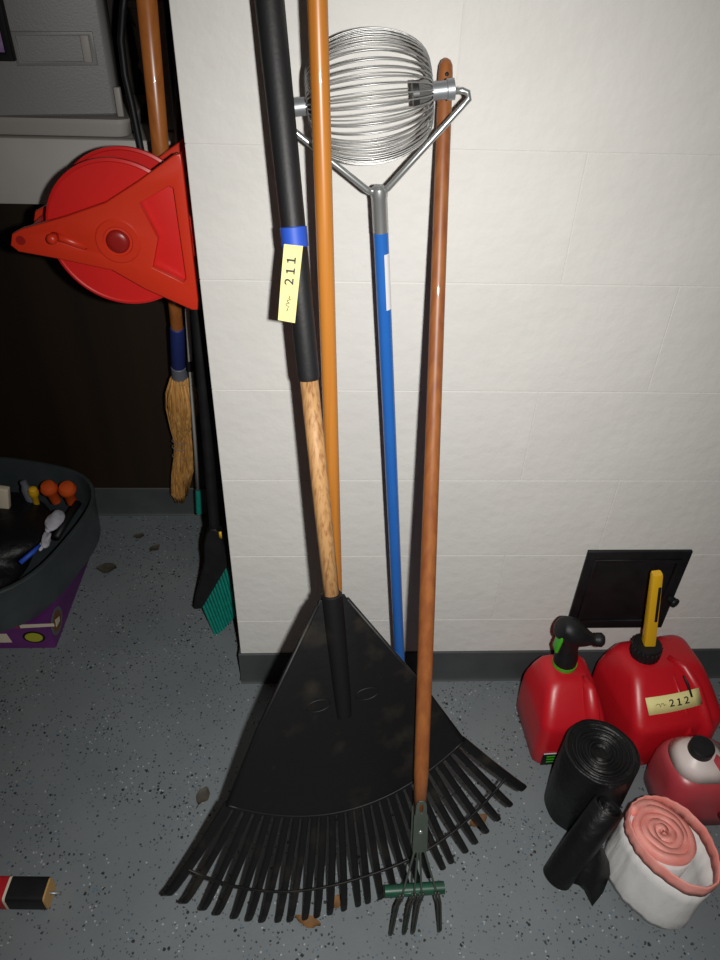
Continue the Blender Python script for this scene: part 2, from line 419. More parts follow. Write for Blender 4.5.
# socket ridge
bm = bmesh.new(); tube(bm, [RP(sW-.012, 0, 0), RP(sW-.01, 0, 0), RP(sW+.05, 0, 0), RP(sP-.03, 0, 0), RP(sP, 0, -.002)], [.0150, .0172, .0170, .0145, .0135], 20); autosmooth(obj('socket', bm, 'rake_poly', rake))
# small moulded oval marks
for sg in (-1, 1):
    bm = bmesh.new(); tube(bm, [RP(1.00 + .011*math.sin(a), sg*.042 + .020*math.cos(a), .0035) for a in [2*PI*i/20 for i in range(20)]], .0013, 6, closed=True); obj('moulded_oval', bm, 'rake_poly', rake)
NT = 28
def tine_pts(u):
    tr = .209*u; tt = .340*u*(1.0 - .0*abs(u))
    r = (arc_panel(tr)-.006, tr); e = (1.484 - .166*abs(u)**2.6, tt)
    return r, e
band = []
for i in range(NT):
    u = -1 + 2*i/(NT-1)
    (rs, rt), (es, et) = tine_pts(u)
    d = V(es-rs, et-rt, 0); Ln = d.length; d.normalize(); lat = V(-d.y, d.x, 0)
    wid = .0062 if 0 < i < NT-1 else .0085
    jit = random.uniform(-.004, .004)
    bm = bmesh.new(); rings = []
    for f_, n_, wf in ((0, 0, 1.0), (.4, .004, 1.0), (.75, .002, .98), (.9, -.001, .95), (.97, -.005, .9), (1.0, -.010, .7)):
        c = V(rs, rt, 0) + d*Ln*f_ + lat*jit*f_*f_
        if f_ > .95: c += lat*0
        th = .0032
        rings.append([bm.verts.new(RP(c.x+lat.x*a*wid*wf, c.y+lat.y*a*wid*wf, n_+b_*th)) for a, b_ in ((-1, -1), (1, -1), (1, .5), (.55, 1), (-.55, 1), (-1, .5))])
    ring_faces(bm, rings); obj('tine', bm, 'rake_poly', rake, smooth=False)
    fb = .66
    c = V(rs, rt, 0) + d*Ln*fb + lat*jit*fb*fb
    band.append(RP(c.x, c.y, .0055))
bm = bmesh.new(); tube(bm, band, .0026, 8, hint=rn); obj('tie_band', bm, 'rake_poly', rake)

# ================================================================== AMBER POLE
A1 = atY(317.5, 0, -.165); A2 = atY(334.5, 545, -.185)
ad = (A2-A1); ab = A1 + ad*((A1.z-0.0)/(-ad.z)); at_ = A1 - ad.normalized()*.12
amber = wood_mat('varnished_amber_wood', (.52, .20, .032), (.40, .135, .018), .35, ad, 70, (.4, .7), coat=.25)
pole = thing('wooden_pole', 'smooth amber varnished wooden pole standing behind the black rake', 'pole', ab)
bm = bmesh.new(); tube(bm, [at_, at_.lerp(ab, .005), at_.lerp(ab, .5), at_.lerp(ab, .93)], [.009, .0116, .0116, .0116], 24); autosmooth(obj('shaft', bm, amber, pole))
bm = bmesh.new(); tube(bm, [at_.lerp(ab, .925), at_.lerp(ab, .93), at_.lerp(ab, .997), ab+V(0, 0, .0005)], [.0116, .0128, .0128, .011], 20); autosmooth(obj('end_ferrule', bm, 'dull_steel', pole))

# ================================================================== NUT GATHERER (wire ball on blue pole)
YBALL = -.088
hl, hr = atY(290, 108, YBALL), atY(462, 88, YBALL)
ax = (hr-hl).normalized(); bc = atY(369, 95.5, YBALL)
bc = hl + ax*((bc-hl).dot(ax)); RB = .0780; HL = .089
Yk = atY(379, 190, YBALL-.005); bot = atZ(402.5, 722, 0)
nut = thing('nut_gatherer', 'wire-cage ball nut gatherer on a blue metal pole beside the amber pole', 'gatherer', bot)
gx, gy = frame_of(ax, V(0, 0, 1))
prof = []   # (axial, radius) of one cage wire, turned in at both ends
for i in range(25):
    a = PI*(i/24)
    prof.append((-HL*math.cos(a)*(1-.10*math.cos(a)**8), .016 + (RB-.016)*math.sin(a)**.95))
prof = [(-HL+.026, .0125)] + prof + [(HL-.026, .0125)]
NW = 46
wm = bmesh.new(); tube(wm, [V(r, 0, h) for h, r in prof], .0010, 5)
wme = bpy.data.meshes.new('wire'); wm.to_mesh(wme); wm.free(); wme.materials.append(M['wire'])
for p in wme.polygons: p.use_smooth = True
rnd = random.Random(4)
for i in range(NW):
    th = 2*PI*i/NW + rnd.uniform(-.03, .03)
    xx = gx*math.cos(th) + gy*math.sin(th); yy = ax.cross(xx)
    link('wire', wme, nut, mw=Matrix.Translation(nut.location) @ mat_axes(xx, yy, ax, bc - nut.location))
for sg in (-1, 1):
    c = bc + ax*sg*(HL-.029)
    bm = bmesh.new(); lathe(bm, [(-.004, .0085), (-.004, .0155), (.004, .0155), (.004, .0085)], c, ax*sg, 20); autosmooth(obj('hub_collar', bm, 'dark_metal', nut))
    bm = bmesh.new(); lathe(bm, [(.004, .006), (.004, .0112), (.040, .0112), (.041, .0130), (.050, .0130), (.051, .0075)], c, ax*sg, 20); autosmooth(obj('hub_sleeve', bm, 'dull_steel', nut))
tipR = atY(465.5, 90, YBALL-.004); elR = tipR + V(.004, -.004, -.012)
tipL = hl - ax*.010; elL = tipL + V(-.004, -.004, -.012)
for tip, yk, s_ in ((tipR, atY(388, 188, YBALL-.010), 1), (tipL, atY(367, 190, YBALL-.010), -1)):
    inner = tip - ax*s_*.016
    c1 = tip + ax*s_*.003 + V(0, -.002, -.003)
    c2 = tip + ax*s_*.005 + V(0, -.004, -.010); bm = bmesh.new()
    tube(bm, [inner, tip - ax*s_*.004, c1, c2, c2.lerp(yk, .1), c2.lerp(yk, .5), yk, yk.lerp(Yk, .6)+V(0, 0, -.004)], [.0042]*6+[.0046, .0048], 10); obj('yoke_arm', bm, 'chrome', nut)
pd = (bot-Yk).normalized(); fe = atY(379.5, 232, YBALL-.006); sF = (fe-Yk).dot(pd)
bm = bmesh.new(); tube(bm, [Yk-pd*.006, Yk-pd*.002, Yk+pd*.006, Yk+pd*.012, Yk+pd*sF], [.007, .0112, .0122, .0112, .0112], 20); autosmooth(obj('ferrule', bm, 'chrome', nut))
bm = bmesh.new(); tube(bm, [Yk+pd*(sF-.001), Yk+pd*sF, Yk.lerp(bot, .5), bot-pd*.012], [.0095, .0108, .0108, .0108], 24); bp_ = autosmooth(obj('pole', bm, 'blue_pole', nut))
bm = bmesh.new(); tube(bm, [bot-pd*.03, bot-pd*.028, bot-pd*.004, bot], [.0112, .0125, .0125, .010], 20); autosmooth(obj('end_cap', bm, 'black_plastic', nut))
# white sticker wrapped round the right of the pole
tv = (CAM_LOC - Yk.lerp(bot, .12)); tv = (tv - pd*tv.dot(pd)).normalized(); sv = pd.cross(tv)
if sv.x < 0: sv = -sv
bm = bmesh.new(); rows = []
for k in range(5):
    a = math.radians(18 + 16*k); rows.append([bm.verts.new(Yk + pd*(sF+.030+.085*h) + (tv*math.cos(a)+sv*math.sin(a))*.01105) for h in (0, 1)])
for a, b_ in zip(rows, rows[1:]): bm.faces.new((a[0], a[1], b_[1], b_[0]))
obj('sticker', bm, 'white_sticker', bp_, label='white paper sticker')

# ================================================================== HAND CULTIVATOR
K0 = atY(446, 58, -.022); K1 = atZ(415.5, 938, 0.0)
ka = (K1-K0).normalized(); kl = V(1, .05, 0); kl = (kl-ka*kl.dot(ka)).normalized(); kn = kl.cross(ka)
if kn.y > 0: kn = -kn
def KP(s, t=0, n=0): return K0 + ka*s + kl*t + kn*n
def ks_at(y):
    return min((abs(480 - FPX*((KP(s/1000)-CAM_LOC).dot(cU))/((KP(s/1000)-CAM_LOC).dot(cF)) - y), s/1000) for s in range(0, 1600, 2))[1]
k1, k2, k3, k4 = ks_at(797), ks_at(846), ks_at(889), ks_at(936)
cul = thing('hand_cultivator', 'long brown wooden-handled cultivator with green claw head standing in front of rake', 'cultivator', KP(k4))
brown = wood_mat('worn_brown_handle', (.30, .105, .028), (.205, .060, .018), .45, ka, 80, (.35, .7), coat=.15)
bm = bmesh.new(); tube(bm, [KP(0), KP(.003), KP(.009), KP(.02), KP(.3), KP(.8), KP(k1-.05), KP(k1+.035)], [.002, .0065, .0092, .0100, .0108, .0130, .0128, .0105], 22); obj('handle', bm, brown, cul)
bm = bmesh.new(); tube(bm, [KP(.022, 0, .004), KP(.022, 0, .0106)], .0028, 10); obj('hang_hole', bm, 'ink', cul)
# strap: flat folded steel with slot and rivet
sl = [(k1-.002, -.004), (k1-.002, .004), (k1+.002, .0072), (k1+.008, .0088), (k1+.026, .0098), (k1+.028, .0118), (k2, .0125), (k2+.001, .0115), (k2+.001, -.0115), (k2, -.0125), (k1+.028, -.0118), (k1+.026, -.0098), (k1+.008, -.0088), (k1+.002, -.0072)]
sh = smooth_loop([(k1+.003, -.0038), (k1+.003, .0038), (k1+.022, .0038), (k1+.022, -.0038)], 2)
bm = poly_mesh([sl, sh], .0012, .0006, mat_axes(ka, kl, ka.cross(kl), KP(0, 0, .0118))); autosmooth(obj('strap', bm, 'strap_metal', cul))
bm = poly_mesh([sl], .0010, .0005, mat_axes(ka, kl, ka.cross(kl), KP(0, 0, -.0118))); autosmooth(obj('strap', bm, 'strap_metal', cul))
bm = bmesh.new(); box(bm, KP((k1+.035+k2)/2, 0, 0), (.020, .021, k2-k1-.045), mat_axes(kl, kn, ka, V(0, 0, 0)).to_3x3(), bev=.003); obj('socket', bm, 'strap_metal', cul)
bm = bmesh.new(); lathe(bm, [(0, .0040), (.0010, .0038), (.0022, .0022), (.0026, .0004)], KP((k1+k2)/2+.010, 0, .0130), kn, 12); obj('rivet', bm, 'chrome', cul)
# green cross sleeve: channel with end caps
bm = bmesh.new(); tube(bm, [KP(k3, -.060), KP(k3, -.0595), KP(k3, .0495), KP(k3, .050)], [.009, .0108, .0108, .009], 16, hint=kn); autosmooth(obj('cross_sleeve', bm, 'green_metal', cul))
bm = bmesh.new(); tube(bm, [KP(k3-.002, -.060, .0095), KP(k3-.002, .049, .0095)], .0028, 8); obj('sleeve_lip', bm, 'green_metal', cul)
for t0, t1, ends in ((-.030, -.047, .62), (-.008, -.022, .5), (.006, -.006, .5), (.034, .044, .62)):
    bm = bmesh.new()
    tube(bm, [KP(k2-.012, t0*.14, .004), KP(k2+.002, t0*.26, .006), KP(k3-.014, t0*.88, .011), KP(k3, t0, .0125)], .0020, 7); obj('claw_wire', bm, 'strap_metal', cul)
    for dd in (-.0030, .0030):
        bm = bmesh.new()
        tube(bm, [KP(k3-.004, t0+dd, .0125), KP(k3+.006, t0*.9+t1*.1+dd, .0125), KP(k3+.024, t0*.5+t1*.5+dd*.9, .010), KP(k4-.016, t1+dd*.7, .004), KP(k4-.004, t1+dd*.4, -.003), KP(k4-.003, t1+dd*.2, -.013)],
             [.0021, .0021, .0023, .0024, .0022, .0008], 7)
        obj('claw_tine', bm, 'tine_metal', cul)

# ================================================================== RED CORD REEL
reel = thing('cord_reel', 'bright red plastic cord storage reel hanging by the wall corner', 'reel', (-.34, .10, .93))
YF = .05
XZ = mat_axes(V(1, 0, 0), V(0, 0, 1), V(0, -1, 0), V(0, 0, 0))
def at_y(mw, Y): return Matrix.Translation((0, Y, 0)) @ mw
outline = [(-.506, 1.066), (-.500, 1.082), (-.484, 1.090), (-.412, 1.110), (-.345, 1.133), (-.289, 1.166), (-.230, 1.205), (-.2225, 1.207), (-.2215, 1.19), (-.2215, .975), (-.2235, .960), (-.231, .960), (-.304, .996), (-.353, 1.028), (-.436, 1.046), (-.497, 1.057)]
win = [(-.296, 1.136), (-.244, 1.164), (-.236, 1.160), (-.2330, 1.013), (-.240, 1.004), (-.290, 1.031), (-.274, 1.080)]
slot = smooth_loop([(-.446, 1.079), (-.440, 1.091), (-.424, 1.087), (-.388, 1.066), (-.386, 1.058), (-.398, 1.058)], 2)
CXR, CZR = -.336, 1.076
for k, Y in enumerate((YF, YF+.115)):
    autosmooth(obj('side_frame', poly_mesh([outline, win, slot] if k == 0 else [outline, win], .0045, .002, at_y(XZ, Y)), 'red_orange', reel))
# recessed pan behind the window
pan = [(-.298, 1.142), (-.236, 1.168), (-.228, 1.005), (-.238, .998), (-.294, 1.025), (-.277, 1.080)]
bm = poly_mesh([pan], .002, .001, at_y(XZ, YF+.012)); obj('recess_panel', bm, 'red_plastic', reel)
for r_, Y in ((.119, YF+.022), (.119, YF+.095)):
    bm = bmesh.new(); lathe(bm, [(-.003, .02), (-.003, r_-.006), (-.0045, r_-.004), (-.003, r_), (.003, r_), (.0045, r_-.004), (.003, r_-.006), (.003, .02)], (CXR, Y, CZR), (0, 1, 0), 72); autosmooth(obj('flange', bm, 'red_plastic', reel))
bm = bmesh.new(); lathe(bm, [(0, .06), (.073, .06)], (CXR, YF+.022, CZR), (0, 1, 0), 40); autosmooth(obj('drum', bm, 'red_plastic', reel))
bm = bmesh.new(); lathe(bm, [(0, .036), (.004, .036), (.0055, .034), (.0055, .024), (.003, .022)], (CXR, YF-.003, CZR-.001), (0, -1, 0), 40, cap=False); autosmooth(obj('hub_ring', bm, 'red_orange', reel))
bm = bmesh.new(); lathe(bm, [(0, .019), (.006, .0185), (.009, .015), (.010, .008), (.010, .0001)], (CXR, YF-.004, CZR-.001), (0, -1, 0), 28); obj('hub_button', bm, 'red_dark', reel)
# crank arm lying in the slot with its knob
bm = bmesh.new(); tube(bm, [V(-.436, YF-.004, 1.082), V(-.415, YF-.004, 1.074), V(-.390, YF-.002, 1.063)], [.0075, .0065, .006], 12); crk = obj('crank', bm, 'red_orange', reel)
bm = bmesh.new(); lathe(bm, [(0, .007), (.012, .0075), (.018, .0085), (.022, .0075), (.024, .003)], V(-.434, YF-.006, 1.081), (0, -1, .1), 16); obj('crank_knob', bm, 'red_orange', crk)
bm = bmesh.new(); lathe(bm, [(0, .0075), (.002, .0075)], (-.490, YF-.005, 1.074), (0, -1, 0), 16); autosmooth(obj('rivet', bm, 'red_dark', reel))
for x, z_ in ((-.231, 1.185), (-.485, 1.074)):
    bm = bmesh.new(); tube(bm, [V(x, YF+.003, z_), V(x, YF+.112, z_)], .007, 12); autosmooth(obj('spacer', bm, 'red_plastic', reel))
bm = bmesh.new(); tube(bm, [V(-.229, YF-.007, 1.013), V(-.237, YF-.007, 1.006)], .004, 8); bm.free()

# ================================================================== STRAW BROOM in the alcove
b0 = atY(144, -30, .085); b1 = atY(177, 327, .42); b1b = atY(178.5, 366, .455); b2 = atY(180, 377, .465); b3 = atY(180, 500, .56)
bd = (b1-b0).normalized()
broom = thing('straw_broom', 'old straw broom with amber handle and blue binding hanging in the alcove', 'broom', b3)
bwood = wood_mat('broom_handle_wood', (.40, .135, .03), (.30, .09, .02), .3, bd, 60, (.4, .7), coat=.3)
bm = bmesh.new(); tube(bm, [b0, b1, b1.lerp(b1b, 1)], [.0145, .0142, .0140], 20); obj('handle', bm, bwood, broom)
bm = bmesh.new(); tube(bm, [b1, b1.lerp(b1b, .02), b1.lerp(b1b, .98), b1b], [.0145, .0165, .0180, .0165], 20); autosmooth(obj('blue_binding', bm, 'blue_cloth', broom))
bm = bmesh.new(); tube(bm, [b1b, b1b.lerp(b2, .05), b2], [.0165, .0185, .0200], 20); autosmooth(obj('grey_band', bm, 'grey_band', broom))
# straw: two bundles that part below the lower stitch
def bundle(pts, rad, flat, seed, nst):
    rnd = random.Random(seed); b = bmesh.new()
    tube(b, pts, [r*.93 for r in rad], 14, flat=flat, hint=V(1, 0, 0))
    for i in range(nst):
        th = 2*PI*i/nst + rnd.uniform(-.1, .1); kx = rnd.uniform(.88, 1.06); l = []
        for p, r in zip(pts, rad):
            l.append(p + V(math.cos(th)*r*kx*flat, math.sin(th)*r*kx, 0))
        l[-1] = l[-1] + V(rnd.uniform(-.004, .004), rnd.uniform(-.004, .004), rnd.uniform(-.012, .012))
        tube(b, l, .0014, 4)
    return b
pA = [b2, atY(182, 392, .475), atY(183, 405, .485), atY(182, 425, .50), atY(180, 440, .51), atY(179, 455, .52), atY(178.5, 475, .535), atY(179, 492, .55), atY(180, 500, .555)]
bm = bundle(pA, [.022, .039, .042, .030, .015, .013, .019, .022, .012], 1.0, 5, 44)
s1_ = obj('straw', bm, 'straw', broom)
pB = [atY(186, 415, .50), atY(189, 432, .515), atY(189, 452, .53), atY(186.5, 470, .54), atY(183, 492, .55)]
s2_ = obj('straw', bundle(pB, [.010, .019, .022, .021, .013], .9, 9, 30), 'straw', broom)
for yy in (440, 446, 455):
    c = atY(180, yy, .512+.0012*(yy-440)); r_ = .021
    bm = bmesh.new(); tube(bm, [c + V(r_*math.cos(a), r_*math.sin(a), .003*math.sin(a*2)) for a in [2*PI*i/16 for i in range(16)]], .0016, 5, closed=True); obj('stitching', bm, 'twine', broom)
bm = bmesh.new(); c = atY(181, 381, .468); tube(bm, [c + V(.0225*math.cos(a), .0225*math.sin(a), 0) for a in [2*PI*i/20 for i in range(20)]], .0018, 5, closed=True); obj('stitching', bm, 'twine', broom)

# ================================================================== thin white pole with green foot
w0 = atY(188.5, 330, .40); w1 = atY(198, 490, .465); w2 = atY(199, 513, .475)
wp = thing('duster_pole', 'thin white pole with green foot standing behind the straw broom', 'pole', w2)
bm = bmesh.new(); tube(bm, [w0+(w0-w1)*.40, w0, w1], .0055, 12); obj('shaft', bm, 'white_plastic', wp)
bm = bmesh.new(); tube(bm, [w1, w1.lerp(w2, .05), w2], [.006, .0075, .0080], 12); autosmooth(obj('green_foot', bm, 'teal', wp))
c = w0.lerp(w1, .19); bm = bmesh.new(); lathe(bm, [(-.014, .006), (-.012, .010), (.012, .010), (.014, .006)], c, (w1-w0), 14); autosmooth(obj('clip', bm, 'black_plastic', wp))

# ================================================================== teal angle broom
YG = .17
G1 = atY(215, 532, YG); G1.x = min(G1.x, -.242); G0 = V(-.236, .205, 1.46)
ab_ = thing('angle_broom', 'angle broom with black head and teal bristles leaning in the alcove', 'broom', atY(220, 629, YG))
bm = bmesh.new(); tube(bm, [G0, G0.lerp(G1, .02), G0.lerp(G1, .5), G1], [.011, .0135, .0125, .0120], 18); autosmooth(obj('handle', bm, 'black_plastic', ab_))
bm = bmesh.new(); tube(bm, [G0.lerp(G1, .0), G0.lerp(G1, .05), G0.lerp(G1, .07)], [.015, .016, .0135], 18); autosmooth(obj('hand_grip', bm, 'foam', ab_))
def yplane(px): return [(p.x, p.z) for p in [atY(x, y, YG) for x, y in px]]
hd = yplane([(206, 541), (210, 527), (218, 527), (223, 540), (228, 562), (222, 580), (212, 600), (198, 605), (195.5, 602), (203, 575), (207, 558)])
bm = poly_mesh([smooth_loop(hd, 1)], .011, .004, at_y(XZ, YG)); autosmooth(obj('head', bm, 'black_plastic', ab_))
e0, e1 = V(*yplane([(227, 563)])[0]), V(*yplane([(203, 603)])[0])
f0, f1 = V(*yplane([(240, 606)])[0]), V(*yplane([(216, 631)])[0])
for i in range(11):
    u = (i+.5)/11; a = e0.lerp(e1, u); b_ = f0.lerp(f1, u); lat = (e1-e0).normalized()*.0056; lat2 = (f1-f0).normalized()*.0049
    bm = bmesh.new(); rings = []
    for p, l_, hy in ((a, lat, .016), (a.lerp(b_, .5), (lat+lat2)/2, .019), (b_ + V(0, random.uniform(-.003, .003)), lat2, .022)):
        rings.append([bm.verts.new(V(p.x+l_.x*sx, YG+hy*sy, p.y+l_.y*sx)) for sx, sy in ((-1, -1), (0, -1.15), (1, -1), (1, 1), (-1, 1))])
    ring_faces(bm, rings); obj('bristle_tuft', bm, 'teal', ab_, smooth=False)
bm = bmesh.new(); p = atY(220.5, 535, YG-.025); box(bm, p, (.006, .003, .020)); obj('yellow_mark', bm, 'gas_yellow', ab_)

# ================================================================== ALCOVE SHELF AND WHAT STANDS ON IT
YS = .36
zs0, zs1 = atY(60, 205, YS).z, atY(60, 139, YS).z
shelf = thing('wall_shelf', 'light grey painted shelf with deep front board in dark alcove', 'shelf', (-.9, .5, zs0))
bm = bmesh.new(); box(bm, (-1.01, YS+.01, (zs0+zs1)/2), (1.58, .02, zs1-zs0), bev=.002); obj('front_board', bm, 'shelf_paint', shelf)
bm = bmesh.new(); box(bm, (-1.01, (YS+.02+YB)/2, zs1-.012), (1.58, YB-YS-.022, .02)); obj('shelf_board', bm, 'shelf_paint', shelf, smooth=False)
ZS = zs1
# lower light tray
lc = thing('storage_tray', 'flat light grey plastic tray under the grey case on the shelf', 'tray', (-.7, .5, ZS))
x1 = atY(128, 125, .385).x
bm = bmesh.new(); loft_z(bm, [(ZS+.0005, x1-.62, x1-.005, .385, .615, .02), (ZS+.022, x1-.625, x1, .380, .62, .02), (ZS+.026, x1-.625, x1, .380, .62, .02)], 4); autosmooth(obj('tray_body', bm, 'case_light', lc))
bm = bmesh.new(); loft_z(bm, [(ZS+.026, x1-.63, x1+.004, .376, .624, .022), (ZS+.032, x1-.63, x1+.004, .376, .624, .022)], 4); autosmooth(obj('tray_rim', bm, 'case_light', lc))
# big grey case, yawed a little
zc = ZS+.0325; ang = math.radians(11)
piv = V(atY(120, 110, .41).x, .412, zc)
Rz = Matrix.Rotation(ang, 3, 'Z')
def cs(x, y, z_): return piv + Rz @ V(x, y, 0) + V(0, 0, z_)
gcse = thing('tool_case', 'large dark grey plastic tool case standing on alcove shelf', 'case', cs(-.28, .06, 0))
def casebox(x0, x1_, y0, y1, z0, z1, r): 
    b = bmesh.new(); loft_z(b, [(z0, x0+.004, x1_-.004, y0+.004, y1-.004, r), (z0+.004, x0, x1_, y0, y1, r), (z1-.004, x0, x1_, y0, y1, r), (z1, x0+.004, x1_-.004, y0+.004, y1-.004, r)], 5, xf=lambda p: cs(p.x, p.y, p.z)); return b
autosmooth(obj('case_body', casebox(-.56, 0, 0, .13, 0, .36, .015), 'case_grey', gcse))
# recessed handle field: raised frame + end bar
def cxy(px, py):   # point on the case front plane
    n = Rz @ V(0, -1, 0); d = ray(px, py); P = CAM_LOC + d*((piv-CAM_LOC).dot(n)/d.dot(n)); l = Rz.transposed() @ (P-piv); return l.x, l.z
(xa, za), (xb, zb) = cxy(18, 65), cxy(92, 32)
fr = [(xa, za), (xb, za), (xb, zb), (xa, zb)]; fi = [(xa+.006, za+.005), (xb-.006, za+.005), (xb-.006, zb-.005), (xa+.006, zb-.005)]
CM = mat_axes(Rz @ V(1, 0, 0), V(0, 0, 1), Rz @ V(0, -1, 0), piv + Rz @ V(0, -.001, 0))
obj('field_frame', poly_mesh([fr, fi], .0015, .001, CM), 'case_grey', gcse)
bm = poly_mesh([[(xb-.020, za+.006), (xb-.009, za+.006), (xb-.009, zb-.006), (xb-.020, zb-.006)]], .004, .002, CM); obj('latch_bar', bm, 'case_light', gcse)
p = atY(119, 103, .398); bm = bmesh.new(); box(bm, (p.x, .400, zc+.026), (.012, .012, .05), bev=.002); obj('tray_clip', bm, 'case_light', lc)
bm = poly_mesh([[(-.045, .26), (-.01, .26), (-.01, .275), (-.045, .275)]], .005, .002, CM); obj('top_latch', bm, 'black_plastic', gcse)
# framed print leaning at the far left
P0 = atY(13, 60, .285); zb_ = P0.z; xr = P0.x
fp = thing('framed_print', 'dark framed purple and white print resting against the grey tool case', 'picture', (xr-.1, .291, P0.z))
ff = [(xr-.22, ZS+.001), (xr, ZS+.001), (xr, ZS+.33), (xr-.22, ZS+.33)]
zb0 = zb_
ff = [(xr-.22, zb0), (xr, zb0), (xr, zb0+.28), (xr-.22, zb0+.28)]; fi2 = [(xr-.212, zb0+.008), (xr-.008, zb0+.008), (xr-.008, zb0+.272), (xr-.212, zb0+.272)]
obj('frame', poly_mesh([ff, fi2], .006, .002, at_y(XZ, .291)), 'black_plastic', fp)
obj('print', poly_mesh([fi2], .001, 0, at_y(XZ, .294)), 'photo_print', fp, smooth=False)
# grey bucket and black hose right of the case
bx = V(-.307, .50, 0)
bk = thing('grey_bucket', 'grey ribbed bucket at the right end of the alcove shelf', 'bucket', (bx.x, .50, ZS))
bm = bmesh.new(); lathe(bm, [(0, .056), (.004, .060), (.10, .066), (.104, .070), (.112, .070), (.116, .067), (.20, .072), (.204, .076), (.214, .076), (.216, .072), (.21, .070), (.02, .058)], (bx.x+.01, .50, ZS+.0005), (0, 0, 1), 36); autosmooth(obj('bucket_body', bm, 'duct_grey', bk))
bm = bmesh.new(); tube(bm, [V(bx.x+.01+.075*math.cos(a), .50-.02-.09*abs(math.sin(a))*.35, ZS+.208-.05*math.sin(a)) for a in [PI*i/14 for i in range(15)]], .002, 6); obj('bail', bm, 'dark_metal', bk)
hs = [atY(127, -25, .35), atY(123, 10, .35), atY(121, 40, .35), atY(125, 75, .345), atY(132, 105, .34), atY(139, 140, .335), atY(146, 175, .33), atY(150, 215, .33)]
bm = bmesh.new(); tube(bm, hs, .0065, 10); tag(obj('black_hose', bm, 'black_plastic'), 'thin black hose hanging down in front of the alcove shelf', 'hose')

# ================================================================== PURPLE BOX AND TUB
BX1, BY0 = -.692, .108
HB = .095
pb = thing('cardboard_box', 'purple printed cardboard box on floor under the grey tub', 'box', (-.90, .28, 0))
bm = bmesh.new(); loft_z(bm, [(0.0005, BX1-.45, BX1, BY0, BY0+.36, .004), (HB, BX1-.45, BX1, BY0, BY0+.36, .004)], 3); autosmooth(obj('carton', bm, 'purple', pb))
def decal(name, loop, mw, m_): 
    return obj(name, poly_mesh([loop], .0004, 0, mw), m_, pb, smooth=False)
FX = at_y(XZ, BY0-.0006); circ = lambda cx, cz, rx, rz, n=24: [(cx+rx*math.cos(2*PI*i/n), cz+rz*math.sin(2*PI*i/n)) for i in range(n)]
p = atY(34, 637, BY0); decal('print_patch', circ(p.x, p.z, .028, .021), FX, 'black_plastic'); FX2 = at_y(XZ, BY0-.0014); decal('print_patch', circ(p.x, p.z, .022, .016), FX2, 'lime')
p = atY(5, 638, BY0); decal('print_patch', [(p.x-.03, p.z-.016), (p.x+.014, p.z-.016), (p.x+.008, p.z+.016), (p.x-.03, p.z+.016)], FX, 'cream')
p0 = atY(16, 616, BY0); decal('print_patch', [(p0.x, HB-.018), (p0.x+.085, HB-.012), (p0.x+.085, HB-.002), (p0.x, HB-.006)], FX, 'cream')
decal('print_patch', [(p0.x-.09, HB-.020), (p0.x-.004, HB-.018), (p0.x-.004, HB-.006), (p0.x-.09, HB-.008)], FX, 'red_paper')
YZm = mat_axes(V(0, 1, 0), V(0, 0, 1), V(1, 0, 0), V(BX1+.0006, 0, 0))
decal('print_patch', circ(BY0+.045, .052, .038, .036), YZm, 'grey_band'); YZm2 = mat_axes(V(0, 1, 0), V(0, 0, 1), V(1, 0, 0), V(BX1+.0014, 0, 0)); decal('print_patch', circ(BY0+.045, .052, .028, .027), YZm2, 'leaf')
decal('print_patch', [(BY0+.030, .045), (BY0+.056, .040), (BY0+.060, .052), (BY0+.036, .066)], mat_axes(V(0, 1, 0), V(0, 0, 1), V(1, 0, 0), V(BX1+.0022, 0, 0)), 'cream')
TCX, TCY, rot = -.908, .338, math.radians(-15)
def tub_ring(bm, z_, s_):
    r_ = []
    for i in range(64):
        a = 2*PI*i/64; ca, sa = math.cos(a), math.sin(a)
        k_ = (abs(ca)**3.0 + abs(sa)**3.0)**(-1/3.0)
        x, y = k_*ca*(.258+s_), k_*sa*(.262+s_)
        r_.append(bm.verts.new(V(TCX + x*math.cos(rot)-y*math.sin(rot), TCY + x*math.sin(rot)+y*math.cos(rot), z_)))
    return r_
tub = thing('plastic_tub', 'wide dark grey tub full of odds and ends on purple box', 'tub', (TCX, TCY, HB))
bm = bmesh.new(); ring_faces(bm, [tub_ring(bm, z_, s_) for z_, s_ in ((HB+.0005, -.012), (HB+.006, -.002), (HB+.10, .003), (HB+.128, .004), (HB+.136, .007), (HB+.140, .005), (HB+.140, -.002), (HB+.134, -.004), (HB+.012, -.014))]); autosmooth(obj('basin', bm, 'tub', tub), 30)
# contents
bmz = HB+.012
def blob(bm, c, r, seed, sub=3, amp=.25):
    rnd = random.Random(seed); g = bmesh.ops.create_icosphere(bm, subdivisions=sub, radius=1)['verts']
    ph = [(rnd.uniform(1.5, 4.5), rnd.uniform(1.5, 4.5), rnd.uniform(1.5, 4.5), rnd.uniform(0, 6)) for _ in range(6)]
    for v in g:
        d = v.co.copy(); k_ = 1 + amp*sum(math.sin(a*d.x+b*d.y+c_*d.z+e)/3 for a, b, c_, e in ph)
        v.co = Vector(c) + Vector((d.x*r[0]*k_, d.y*r[1]*k_, d.z*r[2]*k_))
bm = bmesh.new(); blob(bm, (-.925, .315, .170), (.178, .180, .056), 3, 4, .2); tag(obj('crumpled_bag', bm, 'bag_black'), 'crumpled black plastic bag inside the grey tub', 'bag')
bm = bmesh.new(); p = atZ(53, 522, .262); blob(bm, p, (.020, .040, .012), 8, 3, .5); p2 = atZ(46, 540, .255); blob(bm, p2, (.010, .030, .008), 2, 3, .4); tag(obj('pale_rag', bm, 'rag'), 'small pale crumpled rag on the dark bag in tub', 'rag')
